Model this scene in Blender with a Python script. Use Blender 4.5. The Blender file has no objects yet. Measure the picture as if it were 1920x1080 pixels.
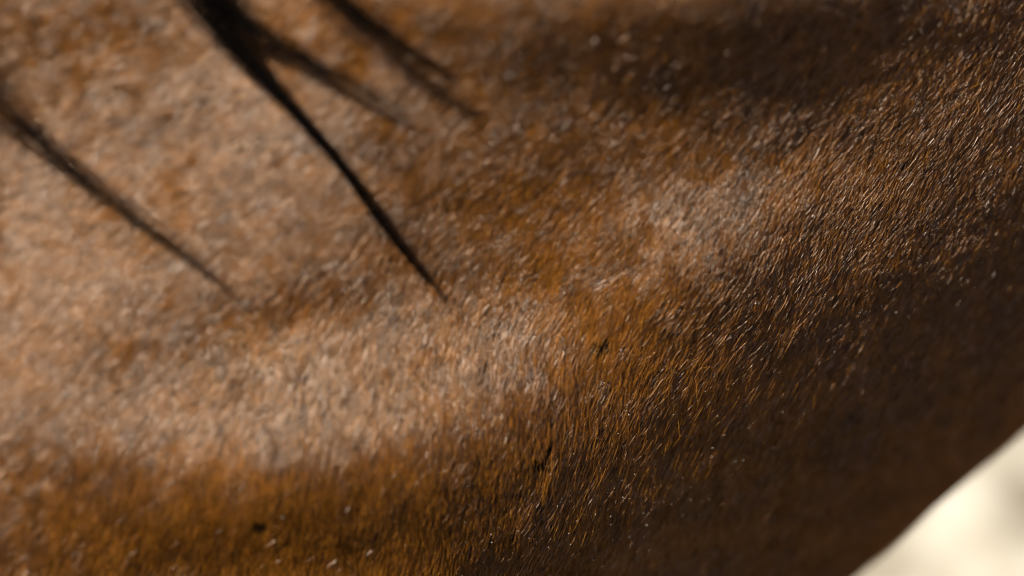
import bpy, math
import numpy as np
from mathutils import Vector, Matrix

R = math.radians
scene = bpy.context.scene
rng = np.random.default_rng(7)

# ------------------------------------------------------------------ camera
FOCUS = np.array([0.0, 0.0, 1.35])          # point on the horse's neck the lens looks at
DIST = 1.00
PITCH = R(13)
FRAME_W = 0.42
fwd = np.array([0, math.cos(PITCH), -math.sin(PITCH)])
up = np.array([0, math.sin(PITCH), math.cos(PITCH)])
right = np.array([1.0, 0, 0])
CAM = FOCUS - fwd * DIST
cam_data = bpy.data.cameras.new('camera')
cam_data.sensor_width = 36
cam_data.lens = 36 * DIST / FRAME_W
cam_data.clip_start = 0.02
cam_data.clip_end = 2000
cam_data.dof.use_dof = True
cam_data.dof.focus_distance = DIST - 0.026
cam_data.dof.aperture_fstop = 1.9
cam_data.dof.aperture_blades = 0
cam = bpy.data.objects.new('camera', cam_data)
scene.collection.objects.link(cam)
cam.location = CAM
cam.rotation_euler = (R(90) - PITCH, 0, 0)
scene.camera = cam

# ------------------------------------------------------------------ light
SUN = np.array([-0.50, -0.52, 0.69]); SUN /= np.linalg.norm(SUN)   # direction towards the sun
elev = math.asin(SUN[2]); azim = math.atan2(SUN[0], SUN[1])
world = bpy.data.worlds.new('World'); scene.world = world
world.use_nodes = True
nt = world.node_tree
bg = nt.nodes['Background']
sky = nt.nodes.new('ShaderNodeTexSky')
sky.sky_type = 'NISHITA'; sky.sun_disc = False
sky.air_density = 0.4; sky.dust_density = 0.3; sky.ozone_density = 0.3; sky.altitude = 1500
sky.sun_elevation = elev; sky.sun_rotation = azim
nt.links.new(sky.outputs[0], bg.inputs[0])
bg.inputs[1].default_value = 0.05
sun_data = bpy.data.lights.new('sun', 'SUN')
sun_data.energy = 5.0; sun_data.angle = R(0.53); sun_data.color = (1.0, 0.93, 0.82)
sun = bpy.data.objects.new('sun', sun_data)
scene.collection.objects.link(sun)
sun.rotation_euler = Vector(SUN).to_track_quat('Z', 'Y').to_euler()

vs = scene.view_settings
vs.view_transform = 'Standard'; vs.look = 'None'
vs.exposure = 1.08; vs.gamma = 1.0; vs.use_curve_mapping = False
scene.render.engine = 'CYCLES'
cy = scene.cycles
cy.max_bounces = 8; cy.diffuse_bounces = 4; cy.glossy_bounces = 4; cy.transmission_bounces = 6
cy.use_denoising = True
cy.denoiser = 'OPENIMAGEDENOISE'
cy.denoising_prefilter = 'ACCURATE'
cy.sample_clamp_indirect = 0.5
cy.sample_clamp_direct = 2.5
cy.filter_width = 1.2
scene.cycles_curves.shape = 'RIBBONS'
scene.cycles_curves.subdivisions = 2

# ------------------------------------------------------------------ helpers
def sstep(x, a, b):
    t = np.clip((x - a) / (b - a), 0, 1)
    return t * t * (3 - 2 * t)

_tab = np.random.default_rng(3).random((256, 256))
def vnoise(x, y):
    """smooth value noise, 0..1"""
    xi = np.floor(x).astype(int); yi = np.floor(y).astype(int)
    fx = x - xi; fy = y - yi
    fx = fx * fx * (3 - 2 * fx); fy = fy * fy * (3 - 2 * fy)
    g = lambda i, j: _tab[i % 256, j % 256]
    return ((g(xi, yi) * (1 - fx) + g(xi + 1, yi) * fx) * (1 - fy)
            + (g(xi, yi + 1) * (1 - fx) + g(xi + 1, yi + 1) * fx) * fy)

PX = FRAME_W / 1920.0
def ref(px, py):
    """photo pixel -> (x, z) on the upright plane through the focus point"""
    return (px - 960) * PX, (540 - py) * PX

# ------------------------------------------------------------------ horse: shape of neck and shoulder
THETA = R(40)                       # the neck rises to the right
EA = np.array([math.cos(THETA), 0, math.sin(THETA)])
EZ = np.array([-math.sin(THETA), 0, math.cos(THETA)])
YC = 0.20                           # depth of the neck's axis behind the focus plane
Z0, B0, D0 = 0.155, 0.3965, 0.27
POW = 2.5                           # cross-section: flatter than an ellipse on its side, tighter underneath

# muscles and hollows: photo px, py, long radius px, short radius px, tilt deg, height mm
BUMPS = [   # (radii are to the shoulder of the bell)
    (620, 740, 420, 120, 16, 15),      # shoulder ridge
    (1330, 420, 260, 120, 30, 13),     # neck muscle ridge
    (1800, 330, 330, 140, 30, 4),
    (120, 420, 320, 180, -30, 8),
    (480, 560, 240, 80, 10, -6),
    (900, 360, 160, 100, 20, -5),
    (1350, -160, 560, 190, 18, 24),
    (700, 930, 420, 90, 10, -5),
]

# finer modelling of the muscles: heights (0.1 mm) of a cubic spline sheet, one knot every 100 photo pixels
KX0, KZ0, KSTEP = -500, -400, 100      # photo pixel of the first knot, knot spacing
KNOTS = np.zeros((19, 30))
KNOTS[:] = np.array([
    [-1, 0, 2, 2, 2, 0, 0, 3, 7, 10, 9, 6, 3, 0, 1, 4, 5, 2, -3, -7, -9, -9, -8, -5, -1, 2, 3, 3, 1, -1],
    [-2, 0, 2, 6, 10, 13, 13, 9, 5, 7, 19, 40, 67, 91, 104, 101, 87, 69, 53, 40, 32, 28, 25, 21, 16, 9, 4, 1, -1, -2],
    [-3, -1, 2, 8, 17, 26, 27, 16, 1, -1, 23, 71, 130, 186, 210, 194, 163, 136, 111, 90, 75, 68, 62, 50, 32, 14, 3, -2, -3, -3],
    [-2, -2, 0, 6, 18, 33, 39, 17, -7, -19, 15, 90, 170, 252, 277, 240, 202, 182, 160, 133, 114, 105, 98, 75, 40, 12, -2, -6, -5, -2],
    [1, -1, -3, -2, 4, 17, 21, -5, -18, -35, -11, 66, 138, 178, 175, 148, 139, 144, 144, 136, 122, 112, 97, 69, 26, -2, -11, -10, -5, 0],
    [6, 1, -5, -14, -26, -37, -42, -42, -29, -17, -8, 33, 85, 92, 83, 87, 88, 87, 106, 114, 95, 67, 48, 28, -10, -25, -22, -14, -5, 3],
    [10, 4, -7, -27, -62, -103, -110, -62, -34, 4, 30, 49, 66, 77, 80, 79, 68, 52, 64, 56, 23, -3, -6, -18, -50, -51, -34, -17, -4, 7],
    [13, 5, -8, -34, -82, -139, -151, -81, -29, 10, 40, 59, 52, 49, 64, 53, 29, 11, -14, -61, -86, -75, -62, -62, -83, -70, -42, -19, -3, 10],
    [12, 5, -8, -33, -75, -127, -145, -97, -38, -4, 17, 35, 35, 42, 31, -4, -29, -42, -77, -112, -105, -88, -75, -76, -91, -74, -44, -19, -2, 11],
    [10, 3, -7, -25, -50, -79, -91, -70, -28, 6, 22, 24, 14, -15, -73, -117, -119, -96, -75, -58, -59, -74, -72, -73, -80, -68, -42, -18, -1, 12],
    [6, 1, -5, -14, -23, -28, -24, -11, 17, 34, 32, 10, -15, -52, -105, -136, -119, -81, -42, -27, -46, -77, -84, -82, -79, -62, -36, -15, 0, 11],
    [3, 0, -2, -5, -5, -1, 3, 0, -1, -10, -18, -18, -12, -15, -34, -38, -33, -39, -39, -38, -53, -79, -90, -88, -77, -53, -28, -10, 1, 9],
    [1, 1, 0, 1, 1, -3, -16, -32, -36, -31, -7, 33, 76, 90, 74, 50, 8, -37, -62, -72, -81, -90, -90, -82, -64, -39, -18, -5, 2, 7],
    [0, 1, 2, 2, -2, -14, -37, -50, -36, 1, 55, 110, 155, 155, 119, 66, 1, -55, -90, -105, -107, -97, -82, -65, -43, -23, -9, -2, 2, 5],
    [1, 2, 2, 1, -6, -19, -35, -34, -8, 34, 75, 103, 107, 74, 32, -6, -44, -79, -106, -118, -114, -93, -67, -42, -23, -10, -3, 1, 2, 3],
    [1, 1, 1, -1, -7, -15, -20, -13, 7, 34, 54, 60, 43, 8, -25, -49, -70, -91, -108, -115, -101, -74, -45, -23, -9, -2, 1, 2, 2, 1],
    [1, 1, 0, -2, -5, -8, -7, -1, 10, 21, 27, 22, 7, -15, -34, -48, -59, -71, -81, -82, -69, -47, -25, -10, -2, 2, 2, 2, 1, 0],
    [0, 0, -1, -1, -2, -1, 1, 4, 7, 8, 5, -1, -10, -19, -26, -30, -34, -37, -40, -38, -30, -19, -8, -1, 2, 3, 2, 1, 1, 0],
    [0, -1, -1, 0, 2, 4, 6, 5, 2, -5, -12, -17, -19, -17, -14, -10, -7, -3, 1, 5, 6, 7, 6, 6, 4, 3, 2, 1, 0, -1]])  #KNOTS_TABLE

def spline_sheet(x, z):
    u = (x / PX + 960 - KX0) / KSTEP; v = (540 - z / PX - KZ0) / KSTEP
    u = np.clip(u, 1, KNOTS.shape[1] - 2.001); v = np.clip(v, 1, KNOTS.shape[0] - 2.001)
    iu = np.floor(u).astype(int); iv = np.floor(v).astype(int)
    fu, fv = u - iu, v - iv
    w = lambda f: ((1 - f) ** 3 / 6, (3 * f ** 3 - 6 * f ** 2 + 4) / 6, (-3 * f ** 3 + 3 * f ** 2 + 3 * f + 1) / 6, f ** 3 / 6)
    wu, wv = w(fu), w(fv)
    h = 0.0
    for j in range(4):
        for i in range(4):
            h = h + KNOTS[iv + j - 1, iu + i - 1] * wu[i] * wv[j]
    return h * 1e-4

def radii(a):
    s = sstep(a, 0.25, 0.95)
    q = sstep(-a, 0.22, 0.8)
    b = B0 * (1 - 0.42 * s + 0.10 * q)
    d = D0 * (1 - 0.50 * s + 0.05 * q)
    end = np.sqrt(np.clip(1 - np.clip((np.abs(a - 0.08) - 0.72) / 0.26, 0, 1) ** 2, 1e-4, 1))
    return b * end, d * end

def relief(x, z):
    h = spline_sheet(x, z)
    for px, py, rl, rs, tilt, mm in BUMPS:
        cx, cz = ref(px, py)
        t = R(tilt)
        u = (x - cx) * math.cos(t) + (z - cz) * math.sin(t)
        v = -(x - cx) * math.sin(t) + (z - cz) * math.cos(t)
        h += mm * 1e-3 * np.exp(-0.5 * ((u / (rl * PX)) ** 2 + (v / (rs * PX)) ** 2) * 1.6)
    # skin never lies flat: low folds and veins of a few tenths of a millimetre
    h += 0.0010 * (vnoise(x * 28 + 9, z * 28 + 4) - .5) + 0.0005 * (vnoise(x * 70 + 3, z * 70 + 8) - .5)
    return h

def body(a, phi):
    """a along the neck axis (m), phi round it (0 = towards the camera) -> world points"""
    b, d = radii(a)
    sp, cp = np.sin(phi), np.cos(phi)
    k = (np.abs(sp) ** POW + np.abs(cp) ** POW) ** (-1.0 / POW)
    lz = Z0 + b * sp * k
    ly = YC - d * cp * k + 0.16 * a            # the neck leans away from the lens towards the head
    p = a[..., None] * EA + lz[..., None] * EZ
    p[..., 1] += ly
    nz = np.sign(sp) * np.abs(sp) ** (POW - 1) / b; ny = np.sign(cp) * np.abs(cp) ** (POW - 1) / d
    n = nz[..., None] * EZ + np.array([0, -1.0, 0]) * ny[..., None]
    n /= np.linalg.norm(n, axis=-1, keepdims=True)
    h = relief(p[..., 0], p[..., 2]) * sstep(np.cos(phi), -0.1, 0.25)
    return p + n * h[..., None] + FOCUS

def body_frame(a, phi, e=4e-4):
    p = body(a, phi)
    pa = body(a + e, phi) - body(a - e, phi)
    pp = body(a, phi + e) - body(a, phi - e)
    n = np.cross(pa, pp)
    n /= np.linalg.norm(n, axis=-1, keepdims=True)
    return p, n

def pix_to_phi(px, py, it=60):
    """where the ray through a photo pixel meets the skin -> (a, phi)"""
    px = np.atleast_1d(np.asarray(px, float)); py = np.atleast_1d(np.asarray(py, float))
    dirs = (fwd * DIST + right * ((px - 960) * PX)[:, None] + up * ((540 - py) * PX)[:, None])
    a = np.zeros(len(px)); phi = np.full(len(px), -0.1)
    def proj(a, phi):
        q = body(a, phi) - CAM
        w = q @ fwd
        return (q @ right) / w * DIST / PX + 960, 540 - (q @ up) / w * DIST / PX
    for _ in range(it):
        e = 1e-4
        x0, y0 = proj(a, phi); x1, y1 = proj(a + e, phi); x2, y2 = proj(a, phi + e)
        j11 = (x1 - x0) / e; j12 = (x2 - x0) / e; j21 = (y1 - y0) / e; j22 = (y2 - y0) / e
        det = j11 * j22 - j12 * j21
        rx = px - x0; ry = py - y0
        da = (j22 * rx - j12 * ry) / det; dp = (-j21 * rx + j11 * ry) / det
        a = a + np.clip(da, -0.03, 0.03); phi = phi + np.clip(dp, -0.08, 0.08)
    return a, phi

def new_mesh(name, verts, faces, mat, parent=None, smooth=True):
    me = bpy.data.meshes.new(name)
    me.from_pydata([tuple(v) for v in np.asarray(verts)], [], [tuple(f) for f in faces])
    me.update()
    if smooth:
        me.polygons.foreach_set('use_smooth', [True] * len(me.polygons))
    if mat: me.materials.append(mat)
    o = bpy.data.objects.new(name, me)
    scene.collection.objects.link(o)
    if parent: o.parent = parent
    return o

def material(name):
    m = bpy.data.materials.new(name); m.use_nodes = True
    nt = m.node_tree; nt.nodes.clear()
    out = nt.nodes.new('ShaderNodeOutputMaterial')
    return m, nt, out

# ------------------------------------------------------------------ materials
def mat_skin():
    m, nt, out = material('skin')
    b = nt.nodes.new('ShaderNodeBsdfPrincipled')
    n = nt.nodes.new('ShaderNodeTexNoise'); n.inputs['Scale'].default_value = 160; n.inputs['Detail'].default_value = 4
    r = nt.nodes.new('ShaderNodeValToRGB')
    r.color_ramp.elements[0].color = (0.003, 0.002, 0.0015, 1); r.color_ramp.elements[1].color = (0.012, 0.006, 0.003, 1)
    nt.links.new(n.outputs[0], r.inputs[0]); nt.links.new(r.outputs[0], b.inputs['Base Color'])
    b.inputs['Roughness'].default_value = 0.8
    b.inputs['Specular IOR Level'].default_value = 0.05
    nt.links.new(b.outputs[0], out.inputs[0])
    return m

def mat_coat():
    m, nt, out = material('coat_hair')
    at = nt.nodes.new('ShaderNodeAttribute'); at.attribute_name = 'tint'
    r = nt.nodes.new('ShaderNodeValToRGB')
    e = r.color_ramp.elements
    e[0].position = 0.0; e[0].color = (0.034, 0.0112, 0.0006, 1)
    e[1].position = 1.0; e[1].color = (0.46, 0.192, 0.020, 1)
    k = r.color_ramp.elements.new(0.5); k.color = (0.225, 0.084, 0.0052, 1)
    nt.links.new(at.outputs['Fac'], r.inputs[0])
    d = nt.nodes.new('ShaderNodeBsdfDiffuse')
    nt.links.new(r.outputs[0], d.inputs['Color'])
    tl = nt.nodes.new('ShaderNodeBsdfTranslucent'); nt.links.new(r.outputs[0], tl.inputs['Color'])
    md = nt.nodes.new('ShaderNodeMixShader'); md.inputs[0].default_value = 0.35
    nt.links.new(d.outputs[0], md.inputs[1]); nt.links.new(tl.outputs[0], md.inputs[2])
    h = nt.nodes.new('ShaderNodeBsdfAnisotropic'); h.distribution = 'BECKMANN'
    ag = nt.nodes.new('ShaderNodeAttribute'); ag.attribute_name = 'gloss'
    mg = nt.nodes.new('ShaderNodeVectorMath'); mg.operation = 'SCALE'; mg.inputs[0].default_value = (0.100, 0.088, 0.077)
    nt.links.new(ag.outputs['Fac'], mg.inputs['Scale']); nt.links.new(mg.outputs[0], h.inputs['Color'])
    h.inputs['Roughness'].default_value = 0.37
    t = nt.nodes.new('ShaderNodeBsdfHair'); t.component = 'Transmission'
    t.inputs['Color'].default_value = (0.070, 0.026, 0.003, 1)
    t.inputs['RoughnessU'].default_value = 0.25
    t.inputs['RoughnessV'].default_value = 0.5
    a0 = nt.nodes.new('ShaderNodeAddShader')
    a = nt.nodes.new('ShaderNodeAddShader')
    nt.links.new(md.outputs[0], a0.inputs[0]); nt.links.new(h.outputs[0], a0.inputs[1])
    nt.links.new(a0.outputs[0], a.inputs[0]); nt.links.new(t.outputs[0], a.inputs[1])
    nt.links.new(a.outputs[0], out.inputs[0])
    return m

def mat_mane():
    m, nt, out = material('mane_hair')
    b = nt.nodes.new('ShaderNodeBsdfPrincipled')
    b.inputs['Base Color'].default_value = (0.0025, 0.0016, 0.0012, 1)
    b.inputs['Roughness'].default_value = 0.6
    b.inputs['Specular IOR Level'].default_value = 0.06
    nt.links.new(b.outputs[0], out.inputs[0])
    return m

def mat_ground():
    m, nt, out = material('sandy_ground')
    b = nt.nodes.new('ShaderNodeBsdfPrincipled')
    tc = nt.nodes.new('ShaderNodeTexCoord')
    n = nt.nodes.new('ShaderNodeTexNoise'); n.inputs['Scale'].default_value = 7.0; n.inputs['Detail'].default_value = 1.5
    n.inputs['Roughness'].default_value = 0.62
    mp = nt.nodes.new('ShaderNodeMapping'); mp.inputs['Scale'].default_value = (1, 0.42, 1); mp.inputs['Location'].default_value = (0.4, 2.2, 0)
    nt.links.new(tc.outputs['Object'], mp.inputs['Vector']); nt.links.new(mp.outputs[0], n.inputs['Vector'])
    r = nt.nodes.new('ShaderNodeValToRGB'); e = r.color_ramp.elements
    e[0].position = 0.36; e[0].color = (0.035, 0.032, 0.021, 1)
    e[1].position = 0.55; e[1].color = (0.60, 0.555, 0.465, 1)
    k = e.new(0.46); k.color = (0.24, 0.18, 0.097, 1)
    nt.links.new(n.outputs[0], r.inputs[0])
    # unseen near ground, coloured dark to hold down bounce light, a track of pale dry sand behind it
    ln = nt.nodes.new('ShaderNodeSeparateXYZ')
    ad = nt.nodes.new('ShaderNodeMath'); ad.operation = 'MULTIPLY_ADD'; ad.inputs[1].default_value = 1.0
    mr = nt.nodes.new('ShaderNodeMapRange'); mr.inputs['From Min'].default_value = 2.5; mr.inputs['From Max'].default_value = 3.1
    mx = nt.nodes.new('ShaderNodeMixRGB'); mx.inputs[1].default_value = (0.066, 0.043, 0.020, 1)
    nt.links.new(tc.outputs['Object'], ln.inputs[0]); nt.links.new(n.outputs[0], ad.inputs[0]); nt.links.new(ln.outputs['Y'], ad.inputs[2])
    nt.links.new(ad.outputs[0], mr.inputs['Value']); nt.links.new(mr.outputs[0], mx.inputs[0]); nt.links.new(r.outputs[0], mx.inputs[2])
    nt.links.new(mx.outputs[0], b.inputs['Base Color'])
    b.inputs['Roughness'].default_value = 0.95
    n2 = nt.nodes.new('ShaderNodeTexNoise'); n2.inputs['Scale'].default_value = 60
    bu = nt.nodes.new('ShaderNodeBump'); bu.inputs['Distance'].default_value = 0.02; bu.inputs['Strength'].default_value = 0.6
    nt.links.new(tc.outputs['Object'], n2.inputs['Vector']); nt.links.new(n2.outputs[0], bu.inputs['Height'])
    nt.links.new(bu.outputs[0], b.inputs['Normal'])
    nt.links.new(b.outputs[0], out.inputs[0])
    return m

def mat_plain(name, col, rough=0.7):
    m, nt, out = material(name)
    b = nt.nodes.new('ShaderNodeBsdfPrincipled')
    n = nt.nodes.new('ShaderNodeTexNoise'); n.inputs['Scale'].default_value = 30
    mx = nt.nodes.new('ShaderNodeMixRGB'); mx.inputs[1].default_value = (*[c * .7 for c in col], 1); mx.inputs[2].default_value = (*col, 1)
    nt.links.new(n.outputs[0], mx.inputs[0]); nt.links.new(mx.outputs[0], b.inputs['Base Color'])
    b.inputs['Roughness'].default_value = rough
    nt.links.new(b.outputs[0], out.inputs[0])
    return m

SKIN, COAT, MANE, GROUND = mat_skin(), mat_coat(), mat_mane(), mat_ground()
HIDE = mat_plain('short_coat', (0.085, 0.032, 0.010), 0.5)

# ------------------------------------------------------------------ ground
def build_ground():
    ax = np.concatenate([-np.geomspace(900, 7, 16), np.linspace(-6, 6, 121), np.geomspace(7, 900, 16)])
    X, Y = np.meshgrid(ax, ax, indexing='ij')
    near = sstep(-np.hypot(X, Y), -30, -4)
    Z = (0.05 * (vnoise(X * 2.1 + 50, Y * 2.1 + 50) - .5) + 0.03 * (vnoise(X * 6 + 50, Y * 6 + 50) - .5)) * near
    n = len(ax)
    v = np.stack([X, Y, Z], -1).reshape(-1, 3)
    f = [(i * n + j, (i + 1) * n + j, (i + 1) * n + j + 1, i * n + j + 1) for i in range(n - 1) for j in range(n - 1)]
    o = new_mesh('ground', v, f, GROUND)
    o['kind'] = 'structure'
build_ground()

# ------------------------------------------------------------------ horse body
horse = bpy.data.objects.new('horse', None)
scene.collection.objects.link(horse)
horse['label'] = 'glossy bay horse seen close, brown short-haired neck and shoulder with black mane'
horse['category'] = 'horse'

A_GRID = np.concatenate([np.linspace(-0.90, -0.36, 50)[:-1], np.linspace(-0.36, 0.36, 240), np.linspace(0.36, 1.06, 60)[1:]])
P_GRID = np.concatenate([np.linspace(-math.pi * .5, math.pi * .5, 240)[:-1], np.linspace(math.pi * .5, math.pi * 1.5, 70)[:-1]])

def build_body():
    na, np_ = len(A_GRID), len(P_GRID)
    AA, PP = np.meshgrid(A_GRID, P_GRID, indexing='ij')
    v = body(AA, PP).reshape(-1, 3)
    f = []
    for i in range(na - 1):
        for j in range(np_):
            j2 = (j + 1) % np_
            f.append((i * np_ + j, (i + 1) * np_ + j, (i + 1) * np_ + j2, i * np_ + j2))
    f.append(tuple(range(np_ - 1, -1, -1)))
    f.append(tuple((na - 1) * np_ + j for j in range(np_)))
    v = list(v); nf = len(f)
    def loft(rings, seg=20):
        # rings: centre, radius sideways (y), radius across, direction of the run
        base = len(v)
        for c, ry, rr, d in rings:
            d = np.asarray(d, float); d /= np.linalg.norm(d)
            e2 = np.cross(d, [0, 1.0, 0])
            for q in range(seg):
                an = q * 2 * math.pi / seg
                v.append(np.asarray(c, float) + np.array([0, 1.0, 0]) * ry * math.cos(an) + e2 * rr * math.sin(an))
        for i in range(len(rings) - 1):
            for q in range(seg):
                q2 = (q + 1) % seg
                f.append((base + i * seg + q, base + i * seg + q2, base + (i + 1) * seg + q2, base + (i + 1) * seg + q))
        f.append(tuple(base + q for q in range(seg - 1, -1, -1)))
        f.append(tuple(base + (len(rings) - 1) * seg + q for q in range(seg)))
    yc = YC
    # trunk and quarters behind the shoulder
    loft([((x, yc, z), ry, rr, (-1, 0, .02)) for x, z, ry, rr in
          [(-.25, 1.22, .20, .27), (-.45, 1.17, .27, .33), (-.8, 1.14, .30, .34), (-1.15, 1.15, .29, .32), (-1.45, 1.18, .27, .30), (-1.62, 1.20, .18, .21), (-1.70, 1.20, .05, .07)]], 32)
    for x0, hind in ((-.22, 0), (-1.42, 1)):
        for sd in (-1, 1):
            y0 = yc + sd * .15
            if hind:
                pts = [(x0, 1.10, .11, .17), (x0 + .06, .82, .08, .12), (x0 - .02, .62, .05, .07), (x0 - .14, .48, .04, .055), (x0 - .12, .28, .032, .036), (x0 - .10, .14, .036, .04), (x0 - .05, .07, .045, .055), (x0 - .04, .0, .05, .065)]
            else:
                pts = [(x0, 1.02, .10, .14), (x0, .80, .065, .085), (x0, .60, .045, .05), (x0, .48, .05, .052), (x0, .28, .032, .036), (x0, .14, .037, .04), (x0 + .04, .07, .045, .055), (x0 + .05, .0, .05, .065)]
            loft([((x, y0, z), ry, rr, (0, 0, -1)) for x, z, ry, rr in pts], 14)
    o = new_mesh('body', v, f, SKIN, horse)
    o.data.materials.append(HIDE)
    for k in range(nf, len(f)): o.data.polygons[k].material_index = 1
    return o
build_body()

# ------------------------------------------------------------------ coat: one curve per hair
# direction in which the hair lies: photo px, py, angle (deg, anticlockwise from right) root to tip
FLOW = np.array([
    (150, 150, 198), (350, 300, 202), (620, 250, 215), (150, 600, 222), (420, 560, 232), (720, 450, 235),
    (950, 150, 226), (1150, 350, 238), (1500, 150, 233), (1750, 300, 235), (1500, 450, 238), (1250, 620, 246),
    (1500, 650, 240), (1300, 800, 250), (1000, 720, 262), (620, 720, 268), (350, 800, 250), (800, 880, 268),
    (500, 1000, 262), (1000, 980, 250), (1300, 980, 245), (1600, 800, 240), (1850, 600, 236), (100, 950, 245)], float)

def flow_angle(x, z):
    fx, fz = ref(FLOW[:, 0], FLOW[:, 1])
    th = np.radians(FLOW[:, 2])
    sx = np.zeros_like(x); sz = np.zeros_like(x)
    for i in range(len(FLOW)):
        w = 1.0 / (((x - fx[i]) ** 2 + (z - fz[i]) ** 2) + 0.025 ** 2) ** 1.5
        sx += w * math.cos(th[i]); sz += w * math.sin(th[i])
    return np.arctan2(sz, sx)

# nicks where the hair is parted and dark skin shows: px, py, rx, ry, tilt
NICKS = [(1020, 872, 16, 7, 35), (1028, 848, 6, 16, -10), (1130, 655, 22, 1, 5), (490, 990, 14, 3, 0)]

def sample_roots(n, a0, a1, p0, p1):
    m = int(n * 1.9) + 10
    a = rng.uniform(a0, a1, m); ph = rng.uniform(p0, p1, m)
    b, d = radii(a)
    dens = np.sqrt((b * np.cos(ph)) ** 2 + (d * np.sin(ph)) ** 2)
    keep = rng.random(m) < dens / dens.max()
    return a[keep][:n], ph[keep][:n]

def coat_curves(name, a, ph, length, radius, npts=5, pale=0.0):
    p, nrm = body_frame(a, ph)
    lx = p[:, 0] - FOCUS[0]; lz = p[:, 2] - FOCUS[2]
    keep = np.ones(len(a), bool)
    for px, py, rx, ry, t in NICKS:
        na, nph = pix_to_phi(px, py)
        c = body(na, nph)[0] - FOCUS
        t = R(t); u = (lx - c[0]) * math.cos(t) + (lz - c[2]) * math.sin(t); v = -(lx - c[0]) * math.sin(t) + (lz - c[2]) * math.cos(t)
        keep &= ((u / (rx * PX)) ** 2 + ((v - 12 * PX) / ((ry + 15) * PX)) ** 2 + rng.normal(0, 0.28, len(a))) > 0.8
    a, ph, p, nrm, lx, lz = a[keep], ph[keep], p[keep], nrm[keep], lx[keep], lz[keep]
    n = len(a)
    ang = flow_angle(lx, lz)
    # locks of hairs lean together, single hairs stray
    rough = 1 + 0.5 * sstep(-lx, -0.02, 0.14)          # the coat is more ruffled towards the mane
    ang = ang + 0.12 * rough * (vnoise(lx * 60, lz * 60) - .5) + 0.20 * rough * (vnoise(lx * 110 + 17, lz * 110 + 23) - .5) + 0.35 * rough * (vnoise(lx * 190 + 7, lz * 190 + 3) - .5) + rng.normal(0, 0.10, n)
    wild = rng.random(n) < 0.012
    ang = np.where(wild, ang + rng.normal(0, 0.5, n), ang)
    tdir = np.cos(ang)[:, None] * right + np.sin(ang)[:, None] * np.array([0, 0, 1.0])
    tdir -= nrm * np.sum(tdir * nrm, 1, keepdims=True)
    tdir /= np.linalg.norm(tdir, axis=1, keepdims=True)
    side = np.cross(nrm, tdir)
    L = length * rng.uniform(0.6, 1.25, n) * (0.85 + 0.3 * vnoise(lx * 40 + 5, lz * 40 + 2))
    lift = np.radians(rng.normal(9.5, 2.2, n) + 4 * rough * (vnoise(lx * 120 + 1, lz * 120 + 6) - .5) + wild * rng.uniform(0, 25, n))
    lift = np.clip(lift, 0.05, 1.0)
    bend = rng.normal(0, 0.12, n)
    t = np.linspace(0, 1, npts)
    pts = np.empty((n, npts, 3), np.float32)
    for k, tk in enumerate(t):
        hgt = L * np.sin(lift) * (tk - 0.42 * tk * tk)
        pts[:, k] = p + tdir * (L * np.cos(lift) * tk)[:, None] + nrm * hgt[:, None] + side * (L * bend * tk * tk)[:, None]
    rad = (radius * rng.uniform(0.7, 1.3, n))[:, None] * np.array([1.0, 1.0, 0.9, 0.65, 0.15])[None, :npts]
    tint = 0.47 + 0.15 * (vnoise(lx * 24 + 30, lz * 24 + 11) - .5) + 0.22 * (vnoise(lx * 66 + 13, lz * 66 + 41) - .5) + 0.35 * (vnoise(lx * 230 + 3, lz * 230 + 1) - .5) + rng.normal(0, 0.22, n)
    tint = np.clip(tint + pale, 0, 1)
    shiny = rng.random(n) < 0.06                       # a few thicker hairs catch the sun as glints
    rad = rad * np.where(shiny, 1.45, 1.0)[:, None]
    gloss = np.where(shiny, rng.uniform(1.6, 3.6, n), rng.uniform(0.4, 1.2, n))
    cu = bpy.data.hair_curves.new(name)
    cu.add_curves([npts] * n)
    cu.attributes['position'].data.foreach_set('vector', pts.reshape(-1))
    if 'radius' not in cu.attributes: cu.attributes.new('radius', 'FLOAT', 'POINT')
    cu.attributes['radius'].data.foreach_set('value', rad.astype(np.float32).reshape(-1))
    cu.attributes.new('tint', 'FLOAT', 'CURVE').data.foreach_set('value', tint.astype(np.float32))
    cu.attributes.new('gloss', 'FLOAT', 'CURVE').data.foreach_set('value', gloss.astype(np.float32))
    cu.materials.append(COAT)
    o = bpy.data.objects.new(name, cu)
    scene.collection.objects.link(o)
    o.parent = horse
    o['kind'] = 'stuff'
    return o

DENSE = (-0.30, 0.34, -1.75, 0.62)
a1, p1 = sample_roots(1250000, *DENSE)
a2, p2 = sample_roots(200000, -0.80, 0.95, -1.9, 1.75)
out = ~((a2 > DENSE[0]) & (a2 < DENSE[1]) & (p2 > DENSE[2]) & (p2 < DENSE[3]))
coat = coat_curves('coat', a1, p1, 0.0055, 0.000068)
coat_curves('coat', a2[out], p2[out], 0.012, 0.00022)

# longer, paler guard hairs that stand out of the coat below the shoulder
gx = rng.uniform(1000, 1560, 900); gy = rng.uniform(540, 1000, 900)
ga, gp = pix_to_phi(gx, gy)
coat_curves('guard_hair', ga, gp, 0.0115, 0.00007, pale=0.18)

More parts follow.
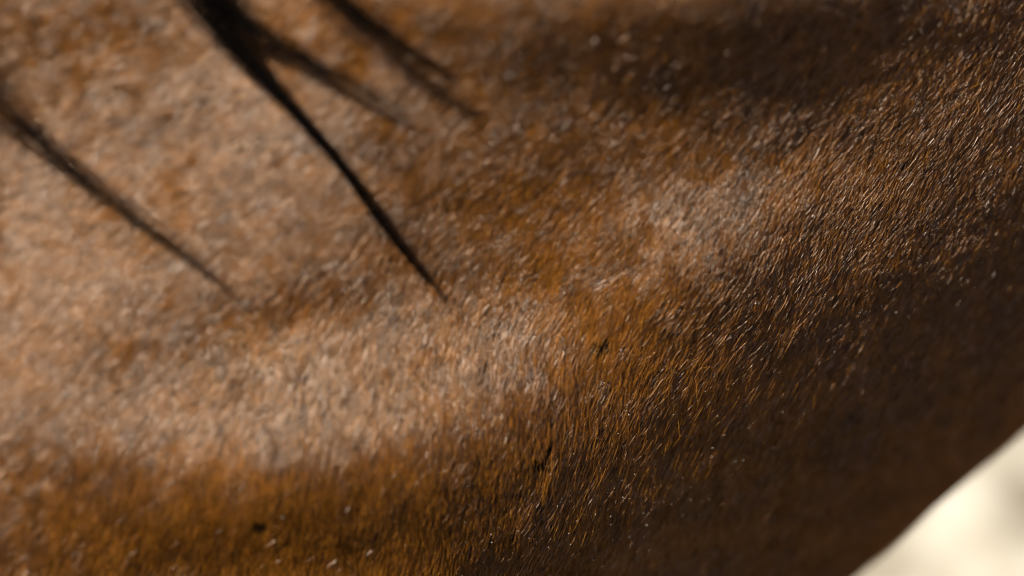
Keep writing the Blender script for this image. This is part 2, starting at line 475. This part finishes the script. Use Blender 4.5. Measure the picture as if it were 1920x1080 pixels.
# ------------------------------------------------------------------ dust caught in the coat
def build_dust():
    r = np.random.default_rng(21)
    cl = [(1270, 1015, 70, 45, 22), (1385, 865, 50, 40, 16), (1240, 1060, 60, 20, 12), (1000, 985, 160, 40, 30), (1120, 1010, 110, 50, 34),
          (1450, 960, 90, 60, 22), (900, 1050, 60, 25, 12), (1180, 860, 160, 80, 22), (700, 600, 420, 220, 26), (1500, 400, 300, 200, 20)]
    xs, ys = [], []
    for cx, cy_, sx, sy, n in cl:
        xs += list(r.normal(cx, sx, n)); ys += list(r.normal(cy_, sy, n))
    da, dp = pix_to_phi(xs, ys)
    p, n = body_frame(da, dp)
    V, F = [], []
    for c, nn in zip(p, n):
        if not np.all(np.isfinite(c)): continue
        q = c + nn * r.uniform(0.0008, 0.0016)
        rad = 0.00009 + 0.00022 * r.random() ** 2.5
        b0 = len(V)
        for d in ((1, 0, 0), (-1, 0, 0), (0, 1, 0), (0, -1, 0), (0, 0, 1), (0, 0, -1)):
            V.append(q + np.array(d) * rad * r.uniform(0.6, 1.3))
        for x in (0, 1):
            for y in (2, 3):
                for z in (4, 5):
                    f = (b0 + x, b0 + y, b0 + z)
                    F.append(f if (x + y + z) % 2 == 0 else f[::-1])
    o = new_mesh('dust', V, F, mat_plain('pale_dust', (0.62, 0.55, 0.44), 0.9), horse, smooth=False)
    o['kind'] = 'stuff'
build_dust()

# ------------------------------------------------------------------ mane locks
def lock(pixels, lifts, widths, strands, seed, name='mane_lock'):
    """pixels: the lock's run over the neck; lifts: metres above the coat; widths: lock width in metres"""
    r = np.random.default_rng(seed)
    pa, pp = pix_to_phi([q[0] for q in pixels], [q[1] for q in pixels])
    p, n = body_frame(pa, pp)
    p = p + n * np.asarray(lifts)[:, None]
    k = len(p)
    m = 26
    s = np.linspace(0, k - 1, m)
    def cr(arr):
        o = []
        for q in s:
            i = min(int(q), k - 2); f = q - i
            g = lambda j: arr[min(max(j, 0), k - 1)]
            a0, b0, c0, d0 = g(i - 1), g(i), g(i + 1), g(i + 2)
            o.append(0.5 * (2 * b0 + (c0 - a0) * f + (2 * a0 - 5 * b0 + 4 * c0 - d0) * f * f + (3 * b0 - a0 - 3 * c0 + d0) * f ** 3))
        return np.array(o)
    path = cr(p); nr = cr(n); wid = cr(np.asarray(widths, float)[:, None])[:, 0]
    tan = np.gradient(path, axis=0); tan /= np.linalg.norm(tan, axis=1, keepdims=True)
    sd = np.cross(tan, nr); sd /= np.linalg.norm(sd, axis=1, keepdims=True)
    V, F = [], []
    for _ in range(strands):
        u = r.normal(0, 0.42); w = r.normal(0, 0.3)
        fly = r.normal(0, 0.0035) if r.random() < 0.12 else 0.0      # a few hairs leave the lock
        end = m if r.random() < 0.45 else int(r.integers(int(m * .6), m))
        ph = r.uniform(0, 6.28)
        rad = r.uniform(0.00009, 0.00016)
        base = len(V)
        for i in range(end):
            t = i / (end - 1)
            ww = wid[i] * (1 + 0.25 * math.sin(ph + t * 5))
            c = path[i] + sd[i] * (u * ww + 0.0009 * math.sin(ph + t * 9) + fly * t * t) + nr[i] * (w * ww * .6 + 0.0015 * t)
            rr = rad * (1 - 0.8 * t ** 3)
            for q in range(3):
                an = q * 2.0944
                V.append(c + (sd[i] * math.cos(an) + nr[i] * math.sin(an)) * rr)
        for i in range(end - 1):
            for q in range(3):
                q2 = (q + 1) % 3
                F.append((base + i * 3 + q, base + i * 3 + q2, base + i * 3 + 3 + q2, base + i * 3 + 3 + q))
    return new_mesh(name, V, F, MANE, horse)

lock([(40, -620), (190, -330), (310, -120), (400, 10), (480, 108), (560, 205), (640, 308), (720, 425), (800, 525)],
     [.030, .028, .022, .016, .011, .007, .005, .004, .003], [.018, .017, .014, .0085, .0046, .0021, .0013, .0009, .0005], 150, 1)
lock([(60, -600), (210, -330), (340, -110), (430, 5), (520, 62), (610, 118), (690, 160), (750, 195)],
     [.030, .028, .020, .013, .009, .006, .005, .003], [.012, .012, .008, .0042, .0032, .0026, .002, .001], 75, 2)
lock([(330, -560), (470, -280), (590, -80), (675, 5), (745, 55), (805, 102), (858, 145)],
     [.030, .028, .020, .013, .009, .006, .003], [.012, .012, .009, .0050, .0040, .0028, .001], 85, 3)
lock([(-520, -420), (-260, -120), (-90, 80), (20, 200), (130, 300), (240, 390), (340, 462), (430, 540)],  # sparse dark strands standing in for the soft shadow of a lock
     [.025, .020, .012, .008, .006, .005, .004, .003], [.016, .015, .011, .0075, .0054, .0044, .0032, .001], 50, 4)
